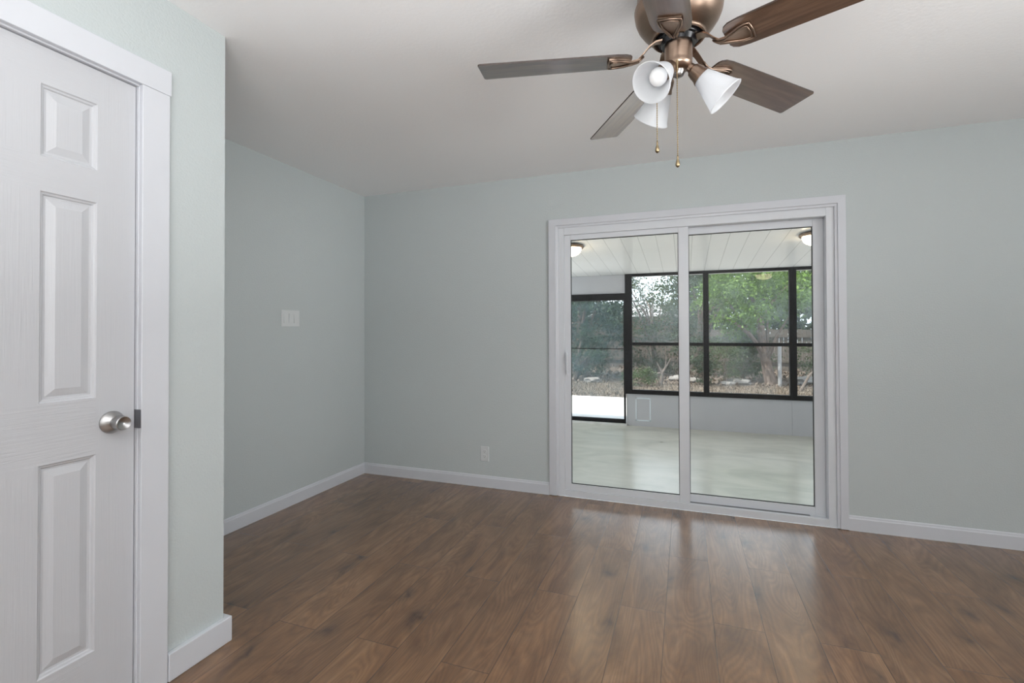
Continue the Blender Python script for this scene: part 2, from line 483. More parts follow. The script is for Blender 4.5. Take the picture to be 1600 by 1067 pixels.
board('baseboard_left', (-L1, D, 0), (-L1, YC, 0))
board('baseboard_back_left', (-0.973, D, 0), (-L1 + 0.012, D, 0))
board('baseboard_back_right', (XR, D, 0), (0.949, D, 0))
bm = bmesh.new()
tb = 0.022
poly = [(-L2, 1.181), (-L2 + tb, 1.181), (-L2 + tb, YC + tb), (-L1 + 0.012, YC + tb), (-L1 + 0.012, YC), (-L2, YC)]
for z0, z1, ins in ((0, 0.098, 0), ):
    lo = [bm.verts.new((x, y, z0)) for x, y in poly]; hi = [bm.verts.new((x, y, z1)) for x, y in poly]
    for i in range(6): bm.faces.new([lo[i], lo[(i + 1) % 6], hi[(i + 1) % 6], hi[i]])
    bm.faces.new(lo[::-1]); bm.faces.new(hi)
bmesh.ops.recalc_face_normals(bm, faces=bm.faces)
bevel(struct('baseboard_closet', bm, M['trim']), 0.003, 2)
board('baseboard_right', (XR, YR, 0), (XR, D, 0))

# ------------------------------------------------------------------ sliding glass door and its casing
y1 = D - 0.016
def casing_piece(bm, pts, inner):
    pass
bm = bmesh.new()
cx0, cx1, cz = -0.973, 0.949, 2.089
ix0, ix1, iz = -0.899, 0.889, 2.022
# mitred casing: outer board, then a small bead on the inner side
def ring(bm, o, i, yo, yi, yb):
    """three sided mitred frame between rectangle o (x0,x1,z) and i, front at yo (outer edge) .. yi (inner edge)."""
    (a0, a1, az), (b0, b1, bz) = o, i
    OP = [(a0, 0.003), (a0, az), (a1, az), (a1, 0.003)]; IP = [(b0, 0.003), (b0, bz), (b1, bz), (b1, 0.003)]
    fo = [bm.verts.new((x, yo, z)) for x, z in OP]; fi = [bm.verts.new((x, yi, z)) for x, z in IP]
    bo = [bm.verts.new((x, yb, z)) for x, z in OP]; bi = [bm.verts.new((x, yb, z)) for x, z in IP]
    for j in range(3):
        bm.faces.new([fo[j], fo[j + 1], fi[j + 1], fi[j]])
        bm.faces.new([bo[j + 1], bo[j], bi[j], bi[j + 1]])
        bm.faces.new([fo[j + 1], fo[j], bo[j], bo[j + 1]])
        bm.faces.new([fi[j], fi[j + 1], bi[j + 1], bi[j]])
    bm.faces.new([fo[0], fi[0], bi[0], bo[0]]); bm.faces.new([fi[3], fo[3], bo[3], bi[3]])
ring(bm, (cx0, cx1, cz), (cx0 + 0.055, cx1 - 0.045, cz - 0.050), y1, y1 - 0.003, D)
ring(bm, (cx0 + 0.055, cx1 - 0.045, cz - 0.050), (ix0, ix1, iz), y1 + 0.004, y1 + 0.008, D)
bmesh.ops.recalc_face_normals(bm, faces=bm.faces)
bevel(struct('trim_1', bm, M['trim']), 0.0015, 2)

door1 = empty('door_1', (0, D + 0.05, 0), kind='structure')
# outer vinyl frame, set back a little inside the casing
fy0, fy1 = D + 0.004, D + 0.105
bm = boxes(((OX0, fy0, 0.0), (-0.857, fy1, OZ)), ((0.846, fy0, 0.0), (OX1, fy1, OZ)),
           ((-0.857, fy0, 1.968), (0.846, fy1, OZ)), ((-0.857, fy0, 0.0), (0.846, fy0 + 0.028, 0.047)),
           ((-0.857, fy0 + 0.028, 0.0), (0.846, fy1, 0.030)), ((-0.857, D + 0.062, 0.03), (0.846, D + 0.066, 0.047)))
bevel(obj('door_frame', bm, M['vinyl'], door1), 0.0025, 2)
# second step inside the frame
bm = boxes(((-0.857, D + 0.088, 0.03), (-0.846, fy1, 1.968)), ((0.836, D + 0.088, 0.03), (0.846, fy1, 1.968)))
obj('door_stop', bm, M['vinyl'], door1)


def sash(name, x0, x1, z0, z1, gx0, gx1, gz0, gz1, ya, yb):
    """frame of one leaf with its pane and the black gasket around the pane."""
    bm = boxes(((x0, ya, z0), (gx0, yb, z1)), ((gx1, ya, z0), (x1, yb, z1)), ((gx0, ya, gz1), (gx1, yb, z1)), ((gx0, ya, z0), (gx1, yb, gz0)))
    leaf = bevel(obj(name, bm, M['vinyl'], door1), 0.002, 2)
    ym = ya + 0.012; g = 0.004
    bm = boxes(((gx0, ym, gz0), (gx0 + g, ym + 0.01, gz1)), ((gx1 - g, ym, gz0), (gx1, ym + 0.01, gz1)),
               ((gx0 + g, ym, gz1 - g), (gx1 - g, ym + 0.01, gz1)), ((gx0 + g, ym, gz0), (gx1 - g, ym + 0.01, gz0 + g)))
    w = obj('gasket', bm, M['gasket'], leaf)
    bm = bmesh.new()
    yp = ym + 0.005
    bm.faces.new([bm.verts.new(q) for q in ((gx0, yp, gz0), (gx1, yp, gz0), (gx1, yp, gz1), (gx0, yp, gz1))])
    obj('glass', bm, M['glass'], leaf)
    return leaf


lf = sash('sliding_panel', -0.857, 0.026, 0.047, 1.968, -0.811, -0.041, 0.092, 1.930, D + 0.016, D + 0.050)
# white pull handle on the left stile
bm = bmesh.new()
hx = -0.838
tube(bm, [(hx, D + 0.016, 1.075), (hx, D - 0.006, 1.068), (hx + 0.004, D - 0.014, 1.05), (hx + 0.004, D - 0.014, 0.945), (hx, D - 0.006, 0.927), (hx, D + 0.016, 0.92)], 0.0065, 8)
box(bm, (hx - 0.011, D + 0.012, 0.90), (hx + 0.011, D + 0.017, 1.095))
obj('pull_handle', bm, M['vinyl'], lf, smooth=False)
sash('fixed_panel', 0.0, 0.846, 0.034, 1.968, 0.027, 0.786, 0.094, 1.920, D + 0.068, D + 0.100)
obj('groove_shade_strip', boxes(((0.026, D + 0.033, 0.030), (0.752, D + 0.060, 0.046))), M['groove_shade_strike'], door1)  # dark strip standing in for the shade in the sill gap

# ------------------------------------------------------------------ closet door, casing and hardware
XD = -L2 - 0.012
KS = 1.0069
def sy_(v): return v * KS
def sz_(v): return CAM_Z + (v - CAM_Z) * KS
dx1, dy0, dy1, dz0, dz1 = XD, 0.462, sy_(1.0755), 0.010, sz_(2.0735)
door2 = empty('door_2', (XD - 0.018, 0.767, 0.012), kind='structure')
pys = [(dy0 + 0.111, dy0 + 0.254), (sy_(0.823), sy_(0.965))]
pzs = [(sz_(a), sz_(b)) for a, b in ((0.244, 0.857), (1.036, 1.652), (1.754, 1.965))]
bm = bmesh.new()
ys = sorted([dy0, dy1] + [v for p_ in pys for v in p_]); zs = sorted([dz0, dz1] + [v for p_ in pzs for v in p_])
def vtx(x, y, z): return bm.verts.new((x, y, z))
for i in range(len(ys) - 1):
    for j in range(len(zs) - 1):
        a0, a1, b0, b1 = ys[i], ys[i + 1], zs[j], zs[j + 1]
        if (a0, a1) in pys and (b0, b1) in pzs:
            prof = [(0, 0), (0.003, -0.004), (0.008, -0.0055), (0.011, -0.0095), (0.017, -0.0100), (0.039, -0.0040), (0.0405, -0.0040)]
            rings = []
            for ins, dp in prof:
                rings.append([vtx(dx1 + dp, a0 + ins, b0 + ins), vtx(dx1 + dp, a1 - ins, b0 + ins), vtx(dx1 + dp, a1 - ins, b1 - ins), vtx(dx1 + dp, a0 + ins, b1 - ins)])
            for R, Q in zip(rings[:-1], rings[1:]):
                for q in range(4): bm.faces.new([R[q], R[(q + 1) % 4], Q[(q + 1) % 4], Q[q]])
            bm.faces.new(rings[-1])
        else:
            f = bm.faces.new([vtx(dx1, a0, b0), vtx(dx1, a1, b0), vtx(dx1, a1, b1), vtx(dx1, a0, b1)])
            is_rail = not any(b0 >= p_[0] - 1e-6 and b1 <= p_[1] + 1e-6 for p_ in pzs) and 0 < i < len(ys) - 2
            f.material_index = 1 if is_rail else 0
bmesh.ops.remove_doubles(bm, verts=bm.verts, dist=1e-5)
bmesh.ops.recalc_face_normals(bm, faces=bm.faces)
if sum(f.normal.x * f.calc_area() for f in bm.faces) < 0: bmesh.ops.reverse_faces(bm, faces=bm.faces)
# sides and back
bk = [vtx(dx1 - 0.035, y, z) for y, z in ((dy0, dz0), (dy1, dz0), (dy1, dz1), (dy0, dz1))]
fr = [vtx(dx1 - 0.0002, y, z) for y, z in ((dy0, dz0), (dy1, dz0), (dy1, dz1), (dy0, dz1))]
for q in range(4): bm.faces.new([bk[q], bk[(q + 1) % 4], fr[(q + 1) % 4], fr[q]])
bm.faces.new(bk[::-1])
slab = obj('door_slab', bm, [M['door_v'], M['door_h']], door2)
bm = bmesh.new()
ky, kz = 1.0155, 0.949
lathe(bm, [(0.0, 0.0), (0.0, 0.036), (0.004, 0.0362), (0.008, 0.034), (0.018, 0.022), (0.021, 0.0175), (0.023, 0.0175), (0.030, 0.0215), (0.050, 0.0230), (0.060, 0.0225), (0.0625, 0.0205), (0.0615, 0.0185), (0.054, 0.009), (0.051, 0.0)], (XD, ky, kz), (1, 0, 0), 40)
shade_auto(obj('door_knob', bm, M['steel'], door2), 30)

trim2 = empty('trim_2', (-L2, 0.767, 0), kind='structure')
xf = -L2 + 0.018
bm = boxes(((-L2, 1.0872, 0.0), (xf, 1.179, 2.0868)), ((-L2, 0.355, 0.0), (xf, 0.448, 2.087)))
bevel(obj('side_casing', bm, M['trim'], trim2), 0.002, 2)
bm = boxes(((-L2, 0.350, 2.0873), (xf + 0.001, 1.184, 2.175)))
bevel(obj('head_casing', bm, M['trim'], trim2), 0.002, 2)
bm = boxes(((-L2 - 0.11, 1.0855, 0), (-L2 + 0.0005, 1.094, 2.0825)), ((-L2 - 0.11, 0.446, 0), (-L2 + 0.0005, 0.4585, 2.0825)), ((-L2 - 0.11, 0.446, 2.0825), (-L2 + 0.0005, 1.094, 2.0905)))
bevel(obj('jamb', bm, M['trim'], trim2), 0.002, 2)
bm = bmesh.new()
pts = [(-0.040, 1.0840), (-0.004, 1.0840), (0.004, 1.0838), (0.010, 1.0845), (0.0170, 1.0858)]
def strip(bm, pts, z0, z1, th=0.0016):
    A = [(bm.verts.new((-L2 + x, y, z0)), bm.verts.new((-L2 + x, y, z1))) for x, y in pts]
    Bq = [(bm.verts.new((-L2 + x - th * 0.6, y + th, z0)), bm.verts.new((-L2 + x - th * 0.6, y + th, z1))) for x, y in pts]
    for (a, b), (c, d) in zip(A[:-1], A[1:]): bm.faces.new([a, c, d, b])
    for (a, b), (c, d) in zip(Bq[:-1], Bq[1:]): bm.faces.new([b, d, c, a])
    bm.faces.new([A[-1][0], Bq[-1][0], Bq[-1][1], A[-1][1]])
strip(bm, pts, 0.918, 0.980)
bmesh.ops.recalc_face_normals(bm, faces=bm.faces)
obj('strike_plate', bm, M['groove_shade_strike'], trim2)

# ------------------------------------------------------------------ switch and outlet
sw = empty('light_switch', (-L1, 2.668, 1.339), 'wide white wall plate with three rocker light switches on the left wall', 'light switch')
bevel(obj('wall_plate', boxes(((-L1 - 0.0005, 2.585, 1.281), (-L1 + 0.006, 2.751, 1.398))), M['plastic'], sw), 0.0025, 3)
for q in range(3):
    yc = 2.668 + (q - 1) * 0.046
    s_ = 1 if q == 1 else -1
    bm = bmesh.new()
    xa = -L1 + 0.0055
    v8 = box(bm, (xa, yc - 0.0165, 1.3065), (xa + 0.004, yc + 0.0165, 1.3725))
    for v_ in v8:
        if v_.co.x > xa + 0.001: v_.co.x += 0.0022 * (1 if (v_.co.z - 1.339) * s_ > 0 else -1)
    bevel(obj('rocker', bm, M['plastic'], sw), 0.001, 2)
ot = empty('wall_outlet', (-1.510, D, 0.264), 'small white duplex power outlet low on the back wall', 'power outlet')
bevel(obj('cover_plate', boxes(((-1.546, D - 0.006, 0.205), (-1.474, D + 0.0005, 0.323))), M['plastic'], ot), 0.0025, 3)
for zc_ in (0.2835, 0.2445):
    bm = bmesh.new()
    lathe(bm, [(0.0, 0.0165), (0.0015, 0.0165), (0.0022, 0.0155), (0.0022, 0.0)], (-1.510, D - 0.0055, zc_), (0, -1, 0), 24)
    r_ = obj('receptacle', bm, M['plastic'], ot)
    yy = D - 0.0080
    obj('slots', boxes(((-1.5175, yy - 0.0002, zc_ - 0.001), (-1.5155, yy + 0.0004, zc_ + 0.007)), ((-1.5045, yy - 0.0002, zc_ - 0.001), (-1.5025, yy + 0.0004, zc_ + 0.007)), ((-1.512, yy - 0.0002, zc_ - 0.010), (-1.508, yy + 0.0004, zc_ - 0.0055))), M['slot'], r_)

# ------------------------------------------------------------------ ceiling fan
FX, FY, ZB = -0.014, 1.651, 2.137
A0 = math.radians(192.5)
fan = empty('ceiling_fan', (FX, FY, H), 'bronze five-blade ceiling fan with walnut blades and three white glass lamp shades', 'ceiling fan')
bm = bmesh.new()
lathe(bm, [(0, 0.0000), (0, 0.1222), (-0.02, 0.1251), (-0.10, 0.1308), (-0.128, 0.1327), (-0.131, 0.1380), (-0.138, 0.1399), (-0.143, 0.1380), (-0.147, 0.1390), (-0.152, 0.1380), (-0.165, 0.1361), (-0.185, 0.1280), (-0.205, 0.1146), (-0.222, 0.0993), (-0.232, 0.0888), (-0.236, 0.0840), (-0.241, 0.0836), (-0.243, 0.0802), (-0.241, 0.0764), (-0.225, 0.0726), (-0.20, 0.0707), (-0.19, 0.0000)],
      (FX, FY, H), (0, 0, 1), 64)
shade_auto(obj('motor_housing', bm, M['bronze'], fan), 50)
bm = bmesh.new()
lathe(bm, [(-0.19, 0.0), (-0.19, 0.070), (-0.235, 0.070), (-0.245, 0.066), (-0.247, 0.058), (-0.262, 0.052), (-0.264, 0.0)], (FX, FY, H), (0, 0, 1), 48)
shade_auto(obj('flywheel', bm, M['black'], fan), 35)
bm = bmesh.new()
lathe(bm, [(-0.258, 0.0), (-0.258, 0.0435), (-0.312, 0.0435), (-0.318, 0.042), (-0.322, 0.0432), (-0.330, 0.042), (-0.340, 0.034), (-0.345, 0.024), (-0.347, 0.0)], (FX, FY, H), (0, 0, 1), 48)
sh = shade_auto(obj('switch_housing', bm, M['bronze'], fan), 35)
bm = bmesh.new()
lathe(bm, [(-0.345, 0.0), (-0.345, 0.020), (-0.352, 0.0195), (-0.362, 0.015), (-0.367, 0.007), (-0.368, 0.0)], (FX, FY, H), (0, 0, 1), 24)
shade_auto(obj('end_cap', bm, M['steel'], fan), 40)
for kx, ky_, kz_ in ((0.047, -0.022, -0.300), (-0.030, -0.0415, -0.300), (0.02, -0.047, -0.268)):
    pass
TILT = math.radians(-10.5)


def blade_outline():
    """(r, half width) outline, counter clockwise, in blade coordinates."""
    R1, R0 = 0.660, 0.152
    return [(R0, -0.034), (R0 + 0.006, -0.046), (R0 + 0.02, -0.055), (R0 + 0.05, -0.0595), (R1 - 0.006, -0.068), (R1, -0.062),
            (R1, 0.062), (R1 - 0.006, 0.068), (R0 + 0.05, 0.0595), (R0 + 0.02, 0.055), (R0 + 0.006, 0.046), (R0, 0.034)]


def bpt(a, r, t, h):
    """point on blade k: radius r, tangential t, height h above the blade plane."""
    rd = Vector((math.cos(a), math.sin(a), 0)); tg = Vector((-math.sin(a), math.cos(a), 0))
    tw = tg * math.cos(TILT) + Vector((0, 0, 1)) * math.sin(TILT)
    nn = -tg * math.sin(TILT) + Vector((0, 0, 1)) * math.cos(TILT)
    return Vector((FX, FY, ZB)) + rd * r + tw * t + nn * h


def make_blade(a):
    bm = bmesh.new(); uvl = bm.loops.layers.uv.new('UVMap')
    th = 0.0055
    lo = []; hi = []
    for r, t in blade_outline():
        lo.append(bm.verts.new(bpt(a, r, t, 0))); hi.append(bm.verts.new(bpt(a, r, t, th)))
    n = len(lo); ol = blade_outline()
    f = bm.faces.new(lo[::-1])
    for lp, q in zip(f.loops, range(n - 1, -1, -1)): lp[uvl].uv = (ol[q][0] + a * 7, ol[q][1])
    f = bm.faces.new(hi)
    for lp, q in zip(f.loops, range(n)): lp[uvl].uv = (ol[q][0] + a * 7 + 3, ol[q][1])
    for q in range(n):
        f = bm.faces.new([lo[q], lo[(q + 1) % n], hi[(q + 1) % n], hi[q]]); f.material_index = 1
    bmesh.ops.recalc_face_normals(bm, faces=bm.faces)
    obj('blade', bm, [M['walnut'], M['blade_edge']], fan)
    # blade iron: arm from the flywheel, flaring paddle with raised double rim
    bm = bmesh.new()
    path = [(0.055, 0.052, 0.016), (0.075, 0.050, 0.013), (0.095, 0.038, 0.010), (0.115, 0.015, 0.009), (0.132, -0.001, 0.0095), (0.150, -0.005, 0.012), (0.170, -0.005, 0.020), (0.195, -0.005, 0.031), (0.215, -0.005, 0.034), (0.226, -0.005, 0.033)]
    top = []; bot = []
    for r, h, w in path:
        top.append((bm.verts.new(bpt(a, r, -w, h + 0.005)), bm.verts.new(bpt(a, r, w, h + 0.005))))
        bot.append((bm.verts.new(bpt(a, r, -w, h)), bm.verts.new(bpt(a, r, w, h))))
    for i in range(len(path) - 1):
        bm.faces.new([top[i][0], top[i + 1][0], top[i + 1][1], top[i][1]])
        bm.faces.new([bot[i][1], bot[i + 1][1], bot[i + 1][0], bot[i][0]])
        bm.faces.new([top[i][0], bot[i][0], bot[i + 1][0], top[i + 1][0]])
        bm.faces.new([top[i + 1][1], bot[i + 1][1], bot[i][1], top[i][1]])
    bm.faces.new([top[0][0], top[0][1], bot[0][1], bot[0][0]]); bm.faces.new([top[-1][1], top[-1][0], bot[-1][0], bot[-1][1]])
    iron = shade_auto(obj('blade_iron', bm, M['bronze'], fan), 40)
    bm = bmesh.new()
    for g, hh, rr in ((0.0, -0.006, 0.0032), (0.008, -0.0075, 0.0026)):
        pts = []
        for r, h, w in path[3:-1]: pts.append(bpt(a, r - g * 0.5, -max(w - g, 0.002), h + (hh + 0.005)))
        pts.append(bpt(a, 0.226 - g, -0.033 + g, -0.005 + hh + 0.005)); pts.append(bpt(a, 0.229 - g, 0, -0.005 + hh + 0.005)); pts.append(bpt(a, 0.226 - g, 0.033 - g, -0.005 + hh + 0.005))
        for r, h, w in reversed(path[3:-1]): pts.append(bpt(a, r - g * 0.5, max(w - g, 0.002), h + (hh + 0.005)))
        tube(bm, pts, rr, 6)
    obj('rim', bm, M['bronze'], iron, smooth=True)


for i in range(5): make_blade(A0 - i * 2 * PI / 5)

# three lamp shades on sockets
ST = math.radians(43.7)
for i, az in enumerate((241, 4.8, 130)):
    a = math.radians(az); ST = math.radians(51 if i == 0 else 43.7)
    d = Vector((math.cos(a) * math.sin(ST), math.sin(a) * math.sin(ST), -math.cos(ST)))
    n0 = Vector((FX - 0.003 + 0.058 * math.cos(a), FY + 0.058 * math.sin(a), 2.082))
    bm = bmesh.new()
    lathe(bm, [(-0.038, 0.0), (-0.038, 0.013), (-0.020, 0.016), (-0.014, 0.022), (0.0, 0.0255), (0.012, 0.0265), (0.022, 0.031), (0.025, 0.0315), (0.025, 0.0)], n0, d, 32)
    shade_auto(obj('lamp_socket', bm, M['bronze'], fan), 30)
    bm = bmesh.new()
    outer = [(0.018, 0.027), (0.026, 0.030), (0.040, 0.0345), (0.060, 0.040), (0.085, 0.0475), (0.105, 0.0535), (0.117, 0.0575), (0.123, 0.0605), (0.126, 0.0625)]
    inner = [(t, r - 0.003) for t, r in reversed(outer)]
    lathe(bm, outer + [(0.1275, 0.061)] + inner, n0, d, 48)
    sd = obj('lamp_shade', bm, M['frost'], fan, smooth=True)
    bm = bmesh.new()
    lathe(bm, [(0.026, 0.0), (0.026, 0.012), (0.040, 0.0135), (0.055, 0.022), (0.068, 0.0275), (0.082, 0.0275), (0.094, 0.020), (0.100, 0.010), (0.102, 0.0)], n0, d, 28)
    obj('bulb', bm, M['bulb'], sd, smooth=True)
# pull chains
for (px_, py_), zt, zb_ in (((-0.080, FY - 0.05), 2.11, 1.814), ((-0.018, FY - 0.05), 2.085, 1.760)):
    bm = bmesh.new()
    ang = math.atan2(py_ - FY, px_ - FX)
    rr = math.hypot(px_ - FX, py_ - FY)
    pts = []
    if rr > 0.06:
        zt = 2.06
        pts = [(FX - 0.036, FY - 0.048, 2.088), (px_ + 0.012, py_, 2.080), (px_ + 0.002, py_, 2.072)]
    pts += [(px_, py_, zt), (px_, py_, zb_ + 0.04)]
    tube(bm, pts, 0.0014, 6)
    z_ = zt - 0.01
    while z_ > zb_ + 0.04:
        tube(bm, [(px_, py_, z_ + 0.0012), (px_, py_, z_ - 0.0012)], 0.0021, 6); z_ -= 0.0075
    if rr <= 0.06:
        tube(bm, [(px_, py_, zt + 0.02), (px_, py_, zt - 0.014)], 0.0035, 8)
    ch = obj('pull_chain', bm, M['gold'], fan)
    bm = bmesh.new()
    lathe(bm, [(0.040, 0.0), (0.040, 0.0022), (0.034, 0.003), (0.028, 0.0028), (0.018, 0.0055), (0.010, 0.0072), (0.004, 0.0055), (0.0, 0.0)], (px_, py_, zb_), (0, 0, 1), 16)
    obj('chain_pull', bm, M['gold'], ch, smooth=True)

# ------------------------------------------------------------------ the enclosed patio behind the glass
YF, ZL = 7.198, -0.15
LX0, LX1 = -3.2, 3.6
def zceil(y): return 2.08 + 0.077 * (YF - y)
struct('patio_floor', boxes(((LX0, D + T - 0.015, ZL - 0.1), (LX1, YF + 0.06, ZL))), M['lanai_floor'])
struct('patio_step', boxes(((-0.95, D + 0.105, ZL), (0.95, D + T + 0.02, 0.0))), M['slab'])
bm = bmesh.new()
ya, yb = D + T, YF + 0.25
vs = [bm.verts.new(p_) for p_ in ((LX0, ya, zceil(ya)), (LX1, ya, zceil(ya)), (LX1, yb, zceil(yb)), (LX0, yb, zceil(yb)))]
vt = [bm.verts.new((v.co.x, v.co.y, v.co.z + 0.08)) for v in vs]
bm.faces.new(vs[::-1]); bm.faces.new(vt)
for i in range(4): bm.faces.new([vs[i], vs[(i + 1) % 4], vt[(i + 1) % 4], vt[i]])
bmesh.ops.recalc_face_normals(bm, faces=bm.faces)
struct('patio_ceiling', bm, M['lanai_ceil'])
for nm, xx in (('wall_patio_left', LX0 - 0.06), ('wall_patio_right', LX1)):
    struct(nm, boxes(((xx, D + T, ZL), (xx + 0.06, YF + 0.06, 0.35)), ((xx, D + T, 2.0), (xx + 0.06, YF + 0.06, 2.36)), ((xx, 5.3, 0.35), (xx + 0.06, 5.38, 2.0)), ((xx, YF - 0.03, 0.35), (xx + 0.06, YF + 0.06, 2.0))), M['lanai_panel'])
    bm = bmesh.new()
    bm.faces.new([bm.verts.new(q) for q in ((xx + 0.03, D + T, 0.35), (xx + 0.03, YF, 0.35), (xx + 0.03, YF, 2.0), (xx + 0.03, D + T, 2.0))])
    struct('window_6' if xx < 0 else 'window_7', bm, M['vinyl_clear'])
# house wall above the patio roof line keeps the sun out of the gap
struct('wall_gable', boxes(((LX0, D + T, zceil(ya)), (LX1, D + T + 0.1, 2.75))), M['lanai_panel'])
DXa, DXb = -1.80, -0.832      # screen door opening
PX = [-0.832, 0.278, 1.345, 2.44, 3.55]   # post centres
ZK = 0.318
bm = boxes(((LX0, YF + 0.005, ZL), (DXa, YF + 0.045, ZK)), ((DXb + 0.012, YF + 0.005, ZL), (LX1, YF + 0.045, ZK)),
           ((DXa - 0.02, YF + 0.01, 1.80), (DXb + 0.03, YF + 0.04, 2.078)))
for xs_ in (0.278, 1.345, 2.44):
    box(bm, (xs_ - 0.016, YF - 0.001, ZL), (xs_ + 0.016, YF + 0.006, ZK))
kw = struct('wall_patio_far', bm, M['lanai_panel'])
bm = bmesh.new()
g = 0.016
x0, x1, z0, z1 = -0.690, -0.475, -0.075, 0.265
for a, b in (((x0, z0), (x0 + g, z1)), ((x1 - g, z0), (x1, z1)), ((x0, z1 - g), (x1, z1)), ((x0, z0), (x1, z0 + g))):
    box(bm, (a[0], YF + 0.001, a[1]), (b[0], YF + 0.0055, b[1]))
obj('caulk_outline', bm, M['caulk'], kw)


def lanai_window(idx, xa, xb, wl, wr, haze):
    w = empty('window_%d' % idx, ((xa + xb) / 2, YF + 0.02, ZK), kind='structure')
    zt = 2.082; zr = 1.052
    bm = boxes(((xa, YF - 0.02, ZK), (xa + wl, YF + 0.05, zt)), ((xb - wr, YF - 0.02, ZK), (xb, YF + 0.05, zt)),
               ((xa + wl, YF - 0.02, zt - 0.038), (xb - wr, YF + 0.05, zt)), ((xa + wl, YF - 0.02, ZK), (xb - wr, YF + 0.05, ZK + 0.062)),
               ((xa + wl, YF - 0.012, zr - 0.022), (xb - wr, YF + 0.045, zr + 0.022)))
    bevel(obj('window_frame', bm, M['dark_alu'], w), 0.002, 1)
    for nm, a, b, y, mt in (('pane', zr, zt - 0.03, YF + 0.018, haze[0]), ('pane', ZK + 0.05, zr, YF + 0.028, haze[1])):
        bm = bmesh.new()
        bm.faces.new([bm.verts.new(q) for q in ((xa + wl - 0.004, y, a), (xb - wr + 0.004, y, a), (xb - wr + 0.004, y, b), (xa + wl - 0.004, y, b))])
        obj(nm, bm, M[mt], w)


lanai_window(1, -0.832, 0.278, 0.098, 0.036, ('vinyl_hazy', 'vinyl_clear'))
lanai_window(2, 0.278, 1.345, 0.036, 0.042, ('vinyl_hazy', 'vinyl_clear'))
lanai_window(3, 1.345, 2.44, 0.042, 0.036, ('vinyl_hazy', 'vinyl_clear'))
lanai_window(4, 2.44, 3.55, 0.036, 0.05, ('vinyl_hazy', 'vinyl_clear'))
lanai_window(5, -3.2, DXa - 0.02, 0.05, 0.05, ('vinyl_hazy', 'vinyl_clear'))
d3 = empty('door_3', ((DXa + DXb) / 2, YF, ZL), kind='structure')
bm = boxes(((DXa, YF - 0.02, 1.70), (DXb, YF + 0.05, 1.80)), ((DXa - 0.02, YF - 0.02, ZL), (DXa + 0.02, YF + 0.05, 1.70)),
           ((DXb - 0.022, YF - 0.02, ZL + 0.005), (DXb + 0.003, YF + 0.05, 1.70)), ((DXa + 0.02, YF - 0.02, ZL + 0.03), (DXb - 0.022, YF + 0.04, ZL + 0.085)),
           ((DXa + 0.02, YF - 0.005, 0.972), (DXb - 0.022, YF + 0.02, 0.984)))
bevel(obj('door_frame', bm, M['dark_alu'], d3), 0.002, 1)
obj('threshold', boxes(((DXa - 0.02, YF - 0.06, ZL), (DXb + 0.02, YF + 0.06, ZL + 0.028))), M['slab'], d3)
bm = bmesh.new()
bm.faces.new([bm.verts.new(q) for q in ((DXa + 0.01, YF + 0.01, ZL + 0.06), (DXb - 0.01, YF + 0.01, ZL + 0.06), (DXb - 0.01, YF + 0.01, 1.71), (DXa + 0.01, YF + 0.01, 1.71))])
obj('screen', bm, M['screen'], d3)

for lab, x, y in (('lit round ceiling lamp on the patio ceiling, at the left edge of the glass door', -1.235, 5.36), ('lit round ceiling lamp on the patio ceiling, at the right edge of the glass door', 1.245, 5.50)):
    zc_ = zceil(y)
    lp = empty('ceiling_lamp', (x, y, zc_), lab, 'ceiling lamp', 'lamps on the patio ceiling')
    bm = bmesh.new()
    lathe(bm, [(0.012, 0.0), (0.012, 0.135), (-0.006, 0.155), (-0.022, 0.158), (-0.032, 0.150), (-0.034, 0.130), (-0.03, 0.0)], (x, y, zc_), (0, 0, 1), 40)
    shade_auto(obj('lamp_base', bm, M['bronze'], lp), 35)
    bm = bmesh.new()
    lathe(bm, [(-0.030, 0.130), (-0.050, 0.128), (-0.080, 0.114), (-0.103, 0.087), (-0.117, 0.05), (-0.122, 0.02), (-0.123, 0.0)], (x, y, zc_), (0, 0, 1), 40)
    obj('glass_bowl', bm, M['lit'], lp, smooth=True)
    bm = bmesh.new()
    lathe(bm, [(-0.119, 0.0), (-0.122, 0.010), (-0.128, 0.011), (-0.134, 0.007), (-0.140, 0.008), (-0.146, 0.0)], (x, y, zc_), (0, 0, 1), 16)
    obj('finial', bm, M['bronze'], lp, smooth=True)

# ------------------------------------------------------------------ garden
GZ = -0.20
struct('ground', boxes(((-40, YF + 0.045, GZ - 0.2), (40, 60, GZ))), M['dirt'])
struct('patio_slab', boxes(((-9, YF + 0.05, GZ - 0.1), (9, 10.4, GZ + 0.02))), M['slab'])

import numpy as np
rng = np.random.default_rng(11)


def mesh_obj(name, verts, faces, mat, parent=None, kind=None):
    me = bpy.data.meshes.new(name); verts = np.asarray(verts, float)
    if parent is not None: verts = verts - np.array(parent.location)
    me.from_pydata(verts.tolist(), [], faces); me.update()
    me.materials.append(mat)
    o = bpy.data.objects.new(name, me); C.objects.link(o)
    if parent is not None: o.parent = parent
    if kind: o['kind'] = kind
    return o


